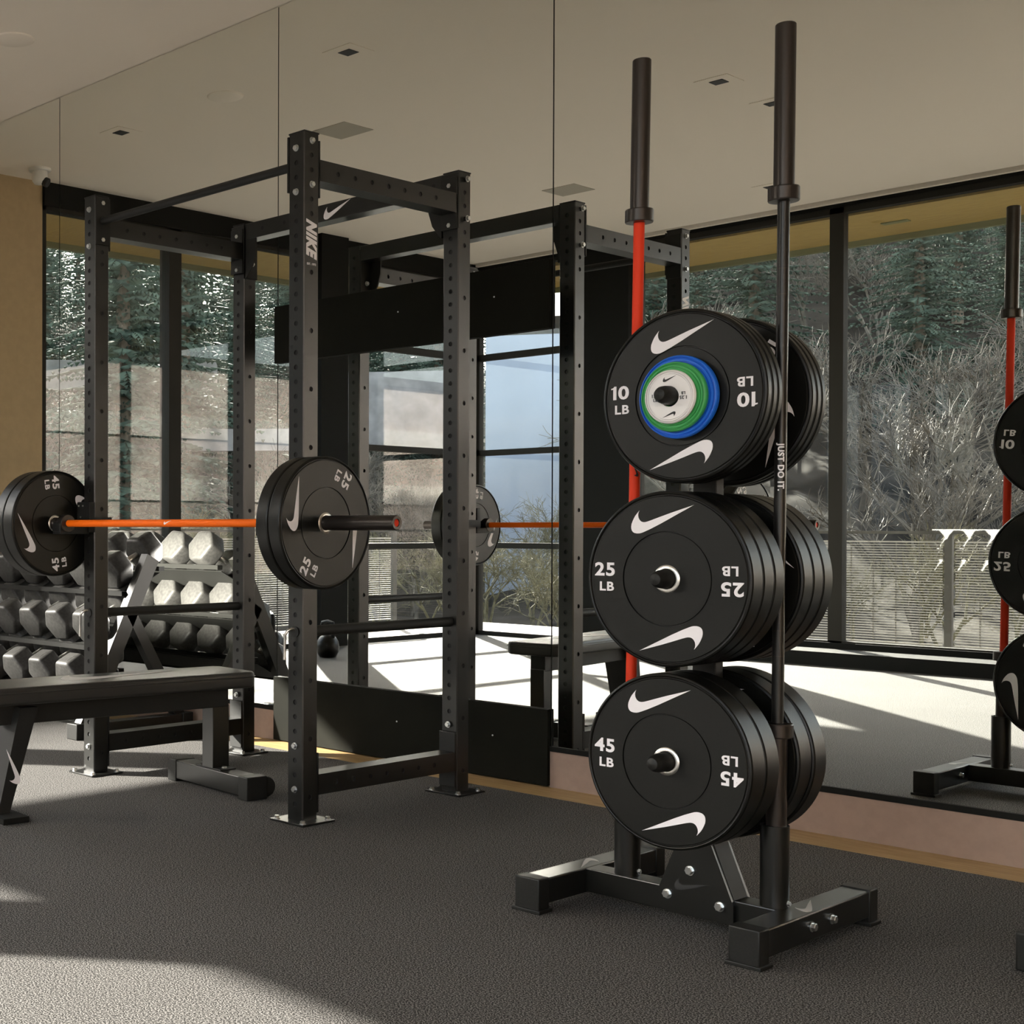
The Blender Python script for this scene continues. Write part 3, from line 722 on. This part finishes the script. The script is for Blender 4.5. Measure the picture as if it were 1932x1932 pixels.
# ------------------------------------------------------------------ kettlebells on the floor by the dark column
kb = thing('kettlebell', 'x', 'kettlebell')
MB().lathe([(.0001, 0), (.055, 0), (.068, .006), (.088, .045), (.095, .085), (.088, .13), (.066, .165), (.035, .185), (.0001, .19)], None, 32).build('bell', M['rubber'], kb, 50)
MB().tube([(-.05, 0, .15), (-.066, 0, .20), (-.07, 0, .245), (-.055, 0, .28), (0, 0, .292), (.055, 0, .28), (.07, 0, .245), (.066, 0, .20), (.05, 0, .15)], .0165, 12).build('handle', M['rubberhub'], kb)
kb.location = (-7.674, 1.447, 0); kb['label'] = 'black kettlebell on the floor nearest the dark column by the windows'; kb['group'] = 'kettlebells by the dark column'
for (x, y, s, lab) in ((-7.86, 1.92, 1.25, 'larger black kettlebell in the middle of the row by the windows'), (-7.95, 2.32, 1.3, 'black kettlebell on the floor farthest from the dark column')):
    dup(kb, (x, y, 0), (0, 0, R(30)), lab, None, s)

# ------------------------------------------------------------------ ceiling fittings
for x, y, lab in ((-7.04, 4.112, 'small square recessed downlight nearest the tan wall'), (-5.073, 4.095, 'small square recessed downlight above the dumbbell rack end'),
                  (-4.061, 2.054, 'small square recessed downlight above the middle of the floor'), (-4.061, 1.408, 'small square recessed downlight in the pair near the windows'), (-5.063, -.611, 'small square recessed downlight close to the sliding glass')):
    t = thing('downlight', lab, 'ceiling light', (x, y, ZC), 'recessed ceiling downlights')
    MB().b2(x - .10, x + .10, y - .10, y + .10, ZC - .004, ZC - .0005, bev=.001).build('trim_plate', M['ceil'], t, 0)
    MB().b2(x - .04, x + .04, y - .04, y + .04, ZC - .007, ZC - .004).build('aperture', M['dark'], t, 0)
for x, y, lab in ((-6.10, 3.013, 'square ceiling vent above the rack'), (-6.084, .493, 'square ceiling vent near the windows')):
    t = thing('ceiling_vent', lab, 'vent', (x, y, ZC), 'square ceiling vents')
    MB().b2(x - .14, x + .14, y - .14, y + .14, ZC - .004, ZC - .0005).build('grille', M['vent'], t, 0)
tag(MB().lathe([(.0001, -.008), (.10, -.008), (.108, -.004), (.11, 0)], Matrix.Translation((-6.06, 4.09, ZC)), 40).build('smoke_detector', M['ceil'], None, 40), 'flat round detector cover on the ceiling by the mirror top', 'detector')
sc = thing('security_camera', 'small white dome security camera on the ceiling by the tan wall', 'camera', (-8.126, 3.998, ZC))
cx, cy = -8.126, 3.998
MB().lathe([(.0001, -.022), (.075, -.022), (.082, -.014), (.082, 0)], Matrix.Translation((cx, cy, ZC)), 32).build('mount', M['camw'], sc, 40)
MB().lathe([(.055, -.02), (.058, -.06), (.055, -.09), (.040, -.112), (.0001, -.118)], Matrix.Translation((cx, cy, ZC)), 32).build('housing', M['camw'], sc, 50)
MB().lathe([(.034, 0), (.034, .03), (.028, .034), (.0001, .03)], Matrix.Translation((cx + .03, cy - .02, ZC - .095)) @ Vector((.6, -.35, -.35)).to_track_quat('Z', 'Y').to_matrix().to_4x4(), 24).build('lens', M['dark'], sc, 40)

# ------------------------------------------------------------------ outside: soffit, terrace, railing
struct('trim_7', MB().b2(-9.75, XL - .12, -2.66, 6, 3.55, 3.61).b2(-9.75, XR + .1, -2.66, YR - .14, 3.55, 3.61), M['soffit'])['label'] = 'yellow cedar soffit outside the glass'
struct('trim_8', MB().b2(-9.80, -9.75, -2.71, 6, 3.50, 3.72).b2(-9.80, XR + .1, -2.71, -2.66, 3.50, 3.72), M['fascia'])['label'] = 'fascia edge of the cedar soffit'
struct('roof', MB().b2(-9.80, XR + .1, -2.71, MY + 1, 3.80, 3.95), M['walldk'])
tag(MB().b2(-4.89, -4.69, -2.18, -2.10, 3.542, 3.552).build('soffit_vent', M['fascia'], None, 0), 'small vent in the cedar soffit outside the sliding glass', 'vent')
struct('terrace', MB().b2(-10.1, XR, -3.25, YR - .1, -.12, -.02).b2(-10.1, XL - .1, YR - .1, 5.5, -.12, -.02), M['deck'])
def railing(p0, p1, n, lab):
    p0, p1 = Vector(p0), Vector(p1); L = (p1 - p0).length; mx = frame_mx(p0, (p1 - p0), (0, 0, 1))
    t = thing('railing', lab, 'railing', tuple(p0), 'wire mesh terrace railings'); 
    MB().b2(0, L, 1.03, 1.055, -.025, .025, mx=mx).build('top_rail', M['rail'], t, 0)
    for i in range(n + 1):
        x = L * i / n
        MB().b2(x - .03, x + .03, 0, 1.03, -.02, .02, mx=mx).build('post', M['rail'], t, 0)
        if i < n:
            a, b = x + .05, L * (i + 1) / n - .05; w = MB()
            w.b2(a, b, .955, .967, -.006, .006, mx=mx).b2(a, b, .07, .082, -.006, .006, mx=mx)
            for k in range(38): zz = .10 + k * .0225; w.b2(a, b, zz, zz + .007, -.0035, .0035, mx=mx)
            for k in range(1, int((b - a) / .17)): xx = a + (b - a) * k / int((b - a) / .17); w.b2(xx - .004, xx + .004, .082, .955, .004, .012, mx=mx, mi=1)
            w.build('mesh_panel', [M['wire'], M['rail']], t, 0)
railing((-7.2, -3.1, -.02), (.2, -3.1, -.02), 6, 'wire mesh railing outside the sliding glass door')
railing((-9.9, 4.6, -.02), (-9.9, -2.0, -.02), 5, 'wire mesh railing outside the windows by the tan wall')

# ------------------------------------------------------------------ outside: hillside, building, trees
CXV, CYV = 0.0, 9.7
def elev(phi):
    pts = [(0, 15), (28, 15), (33, 9.5), (36, 7.6), (40, 8.0), (44, 9.5), (48, 10.2), (52, 9.2), (60, 11), (80, 13)]
    for (a, e), (b, f) in zip(pts, pts[1:]):
        if a <= phi <= b: return e + (f - e) * (phi - a) / (b - a)
    return 10
def hz(r, phi):
    t = max(0, min(1, (r - 17) / 40)); t = t * t * (3 - 2 * t) * .6 + t * .4
    return -.5 + (r * math.tan(R(elev(phi))) + .4) * t * (1 if r < 57 else 57 / r)
def polar(r, phi, z=0): return Vector((CXV - r * math.sin(R(phi)), CYV - r * math.cos(R(phi)), z))
def ground(r, phi): return polar(r, phi, hz(r, phi))
mb = MB(); NR, NP = 60, 90
for i in range(NR):
    r = 16.2 + (80 - 16.2) * i / (NR - 1)
    for j in range(NP):
        phi = 4 + 82 * j / (NP - 1); p = ground(r, phi)
        p.z += (random.random() - .5) * .35 * min(1, (r - 16) / 6); mb.v.append(p)
for i in range(NR - 1):
    for j in range(NP - 1):
        a = i * NP + j; mb.f.append([a, a + 1, a + NP + 1, a + NP]); mb.mi.append(0)
mb.build('hillside', M['hill'], None, 180, 'structure')
# concrete retaining wall, plus two walls standing in for reflections in the panes
def cwall(r, ph0, ph1, z0, z1, lab, thick=.4, m='concrete', nm='retaining_wall', cat='wall'):
    mb = MB(); n = 14; vs = []
    for k in range(n + 1):
        ph = ph0 + (ph1 - ph0) * k / n
        for rr in (r, r + thick):
            for z in (z0, z1): vs.append(polar(rr, ph, z))
    fs = []
    for k in range(n):
        a = 4 * k; b = a + 4
        fs += [(a, b, b + 1, a + 1), (a + 2, a + 3, b + 3, b + 2), (a + 1, b + 1, b + 3, a + 3), (a, a + 2, b + 2, b)]
    fs += [(0, 1, 3, 2), (4 * n, 4 * n + 2, 4 * n + 3, 4 * n + 1)]
    return tag(mb.add(vs, fs).build(nm, M[m], None, 20), lab, cat)
cwall(29, 37.4, 43.0, 2.7, 4.3, 'grey concrete retaining wall on the slope beyond the corner windows')
cwall(27, 47.5, 55.5, 3.75, 4.35, 'upper long grey wall added for a pale reflection in the window glass')  # this and the next draw pane reflections as solid bands
cwall(25, 44.5, 52, 2.45, 2.85, 'lower long grey wall added for a pale reflection in the window glass')
# pale blue building beyond the rear corner window
bl = thing('building', 'pale blue clad building beyond the rear corner window', 'building', tuple(polar(24, 34.6, -.5)))
q = [polar(24, 36.6), polar(24, 31.0), polar(36, 31.0), polar(36, 36.6)]
mb = MB(); vs = [Vector((p.x, p.y, z)) for z in (-.5, 4.3) for p in q]
mb.add(vs, [(0, 1, 5, 4), (1, 2, 6, 5), (2, 3, 7, 6), (3, 0, 4, 7)]).build('facade', M['bluewall'], bl, 0)
mb = MB(); vs = [Vector((p.x, p.y, z)) for z in (4.3, 4.6) for p in q]
mb.add(vs, [(0, 1, 5, 4), (1, 2, 6, 5), (2, 3, 7, 6), (3, 0, 4, 7), (4, 5, 6, 7)]).build('roof_edge', M['hill'], bl, 0)

bounce_bldg = thing('building', 'added unseen pale building behind the camera, bouncing light onto the rack', 'building', (16, -20, -.5))  # unseen facade added to throw sunlight onto the right-facing steel
MB().b2(16, 24, -42, -3, -.5, 6.2).build('facade', mat('weathered pink brick', (.40, .335, .31), .85, noise=(.8, .2)), bounce_bldg, 0)
pk = mat('pale render', (.54, .49, .46), .85, noise=(.8, .08))
for z0, z1 in ((1.9, 2.6), (3.9, 4.6)): MB().b2(15.9, 16.1, -42, -3, z0, z1).build('pale_band', pk, bounce_bldg, 0)
MB().b2(15.8, 24.2, -42.2, -2.8, 6.2, 6.5).build('roof_edge', M['hill'], bounce_bldg, 0)

def make_conifer(seed, hgt=12.0, dense=1.0):
    rnd = random.Random(seed); t = thing('conifer_tree', 'x', 'tree')
    MB().tube([(0, 0, 0), (.03, 0, hgt * .5), (0, 0, hgt)], [.22, .13, .02], 8).build('trunk', M['bark'], t)
    mb = MB(); n = int(330 * dense)
    for k in range(n):
        f = .06 + .94 * (k / n) ** .92; z = hgt * f; L = (hgt * .235) * (1 - f) ** .75 * rnd.uniform(.5, 1.2) + .12
        a = k * 2.4 + rnd.uniform(-.4, .4); droop = rnd.uniform(.12, .45)
        d = Vector((math.cos(a), math.sin(a), 0)); w = Vector((-d.y, d.x, 0))
        m = 12
        for s in range(m):
            u0 = (s + .35) / m; p = d * L * u0 + Vector((0, 0, z - droop * L * u0 * u0 + .12 * L * u0))
            sw = L * .17 * (1 - u0 * .75) * rnd.uniform(.6, 1.2)
            for sg in (-1, 1):
                tip = p + w * sg * sw + d * sw * .55 + Vector((0, 0, -.25 * sw + rnd.uniform(-.1, .1) * sw))
                th = .09 * L / m + .022
                a1 = p - d * th; b1 = p + d * th * 1.4
                mid = (p + tip) / 2 + Vector((0, 0, -.05 - .08 * sw))
                mb.add([a1, b1, tip, mid], [(0, 1, 2), (0, 2, 3), (1, 3, 2), (0, 3, 1)])
    mb.build('foliage', M['needle'], t, 0)
    return t
def make_bare(seed, hgt=5.0, mtl='twig', spread=.55, lev=5):
    rnd = random.Random(seed); t = thing('bare_tree', 'x', 'tree'); mb = MB()
    def grow(p, d, L, r, l):
        q = p + d * L; mid = (p + q) / 2 + Vector((rnd.uniform(-1, 1), rnd.uniform(-1, 1), rnd.uniform(-.5, 1))) * L * .10
        mb.tube([p, mid, q], [r, r * .8, r * .62], 3 if l < lev - 1 else 5, False)
        if l == 0: return
        for k in range(3 if l > 1 else 4):
            nd = (d + Vector((rnd.uniform(-1, 1), rnd.uniform(-1, 1), rnd.uniform(-.5, .8))) * spread * 1.5).normalized()
            grow(p + (q - p) * rnd.uniform(.45, 1), nd, L * rnd.uniform(.6, .85), max(.006, r * .6), l - 1)
    for s in range(3): grow(Vector((rnd.uniform(-.2, .2), rnd.uniform(-.2, .2), 0)), Vector((rnd.uniform(-.35, .35), rnd.uniform(-.35, .35), 1)).normalized(), hgt * .30, hgt * .012, lev)
    mb.build('branches', M[mtl], t, 0); return t
con = [make_conifer(1), make_conifer(2, 12, 1.15)]
bare = [make_bare(11), make_bare(12), make_bare(13, 5, 'bush', .8)]
def put(proto, loc, rz, sc, lab, grp):
    if proto.name not in USED:
        USED.add(proto.name); proto.location = loc; proto.rotation_euler = (0, 0, rz); proto.scale = (sc,) * 3
        proto['label'] = lab; proto['group'] = grp; return proto
    return dup(proto, loc, (0, 0, rz), lab, grp, sc)
rt = random.Random(5)
SPOTS = []
def spot(rad, rr, pr_, tries=60):
    for _ in range(tries):
        r = rr[0] + (rr[1] - rr[0]) * rt.random() ** 1.3; ph = rt.uniform(*pr_); p = ground(r, ph)
        if all((p.xy - q.xy).length > (rad + b) * .95 for q, b in SPOTS): SPOTS.append((p, rad)); return p
    return None
W1, W2 = 'beyond the windows by the tan wall', 'beyond the sliding glass'
for i, (x, y, s) in enumerate(((-19.2, -7.0, .98), (-18.4, -5.0, .92), (-20.6, -3.2, .95))):
    put(con[i % 2], (x, y, -.6), i * 1.7, s, 'tall evergreen tree close outside the windows by the tan wall', 'tall evergreens close to the windows')
    SPOTS.append((Vector((x, y, 0)), 1.6))
for k, (n, rr, pp) in enumerate(((22, (31, 66), (44.5, 57)), (26, (32, 72), (13, 30.5)))):
    W = (W1, W2)[k]
    for i in range(n):
        sc_ = rt.uniform(.5, .8); p = spot(2.1 * sc_, rr, pp)
        if p: put(con[i % 2], p, rt.uniform(0, 6), sc_, 'dark evergreen tree on the slope ' + W, 'evergreens ' + W)
for i in range(16):  # extra evergreens added to darken the sunlit slope and what the uprights reflect
    sc_ = rt.uniform(.5, .78); p = spot(1.7 * sc_, (31.5, 56), (37.6, 45.5))
    if p: put(con[i % 2], p, rt.uniform(0, 6), sc_, 'dark evergreen tree added to shade the slope behind the retaining wall', 'added evergreens beyond the corner windows')
for i in range(9):
    sc_ = rt.uniform(.45, .7); p = spot(1.3 * sc_, (20, 27), (38, 44.5))
    if p: put(bare[i % 2], p, rt.uniform(0, 6), sc_, 'bare pale tree in front of the retaining wall beyond the corner windows', 'bare trees beyond the corner windows')
for k, (n, rr, pp) in enumerate(((16, (29, 44), (45, 57)), (22, (19, 44), (13, 30.5)))):
    W = (W1, W2)[k]
    for i in range(n):
        sc_ = rt.uniform(.6, 1.1); p = spot(1.5 * sc_, rr, pp)
        if p: put(bare[i % 2], p, rt.uniform(0, 6), sc_, 'bare pale tree on the slope ' + W, 'bare trees ' + W)
for k, (n, rr, pp) in enumerate(((40, (16.8, 22), (33.5, 57)), (22, (16.8, 22), (13, 31)))):
    W = (W1, W2)[k]
    for i in range(n):
        sc_ = rt.uniform(.30, .5); p = spot(1.5 * sc_, rr, pp)
        if p: put(bare[2], p, rt.uniform(0, 6), sc_, 'low olive brush shrub ' + W, 'brush shrubs ' + W)

# ------------------------------------------------------------------ light
w = bpy.data.worlds.new('sky'); SC.world = w; w.use_nodes = True
nt = w.node_tree; bg = nt.nodes['Background']
sky = nt.nodes.new('ShaderNodeTexSky'); sky.sky_type = 'NISHITA'; sky.sun_disc = False
sky.sun_elevation = R(25.5); sky.sun_rotation = R(270 - 42); sky.air_density = 1.0; sky.dust_density = 3.0; sky.ozone_density = 1.0
hs = nt.nodes.new('ShaderNodeHueSaturation'); hs.inputs['Saturation'].default_value = .5
nt.links.new(sky.outputs[0], hs.inputs['Color']); nt.links.new(hs.outputs[0], bg.inputs['Color']); bg.inputs['Strength'].default_value = .58
sd = Vector((math.cos(R(25.5)) * math.cos(R(42)), math.cos(R(25.5)) * math.sin(R(42)), -math.sin(R(25.5))))
sl = bpy.data.lights.new('sun', 'SUN'); sl.energy = 19.5; sl.angle = R(.6); sl.color = (1, .95, .87)
so_ = bpy.data.objects.new('sun', sl); COL.objects.link(so_); so_.rotation_euler = sd.to_track_quat('-Z', 'Y').to_euler(); so_.location = (-20, -20, 20)

# added area lamp in place of sun off the mirror, whitens dumbbell backs
al = bpy.data.lights.new('mirror_bounce_fill', 'AREA'); al.shape = 'RECTANGLE'; al.size = 1.5; al.size_y = .5; al.energy = 28; al.spread = R(50); al.color = (1, .95, .87)
ao = bpy.data.objects.new('mirror_bounce_fill', al); COL.objects.link(ao); ao.location = (-5.95, MY - .006, .80); ao.rotation_euler = (R(-90), 0, 0)
# foot of a neighbouring stand at the edge of the floor
nf = thing('rack_foot', 'black rubber capped foot of another stand at the right edge of the floor', 'rack foot', (-1.12, 3.75, 0))
MB().b2(-1.16, -.55, 3.715, 3.785, .022, .088, bev=.004).build('beam', M['rack'], nf, 20)
MB().b2(-1.222, -1.155, 3.708, 3.792, 0, .094, bev=.006).build('end_cap', M['rubberhub'], nf, 20)

# ------------------------------------------------------------------ camera
f, px, py = 2582.323, 234.361, 1012.023; th, pitch, roll, hcam = .674323, -.006780, -.001730, 1.05781
right = Vector((math.sin(th), math.cos(th), 0)); fwd = Vector((-math.cos(th), math.sin(th), 0)); up = Vector((0, 0, 1))
f2 = fwd * math.cos(pitch) + up * math.sin(pitch); u2 = -fwd * math.sin(pitch) + up * math.cos(pitch)
r3 = right * math.cos(roll) - u2 * math.sin(roll); u3 = right * math.sin(roll) + u2 * math.cos(roll)
cam = bpy.data.cameras.new('camera'); co = bpy.data.objects.new('camera', cam); COL.objects.link(co)
m = Matrix((r3, u3, -f2)).transposed().to_4x4(); m.translation = (0, 0, hcam); co.matrix_world = m
cam.sensor_fit = 'HORIZONTAL'; cam.sensor_width = 36; cam.lens = f / 1932 * 36
cam.shift_x = (966 - px) / 1932; cam.shift_y = (py - 966) / 1932; cam.clip_start = .02; cam.clip_end = 300
SC.camera = co

SC.view_settings.view_transform = 'Standard'; SC.view_settings.look = 'None'; SC.view_settings.gamma = 1; SC.view_settings.exposure = 1.08
SC.view_settings.use_curve_mapping = False
cy_ = SC.cycles
cy_.use_denoising = True
cy_.max_bounces = 12; cy_.diffuse_bounces = 5; cy_.glossy_bounces = 6; cy_.transparent_max_bounces = 24
cy_.sample_clamp_indirect = 8
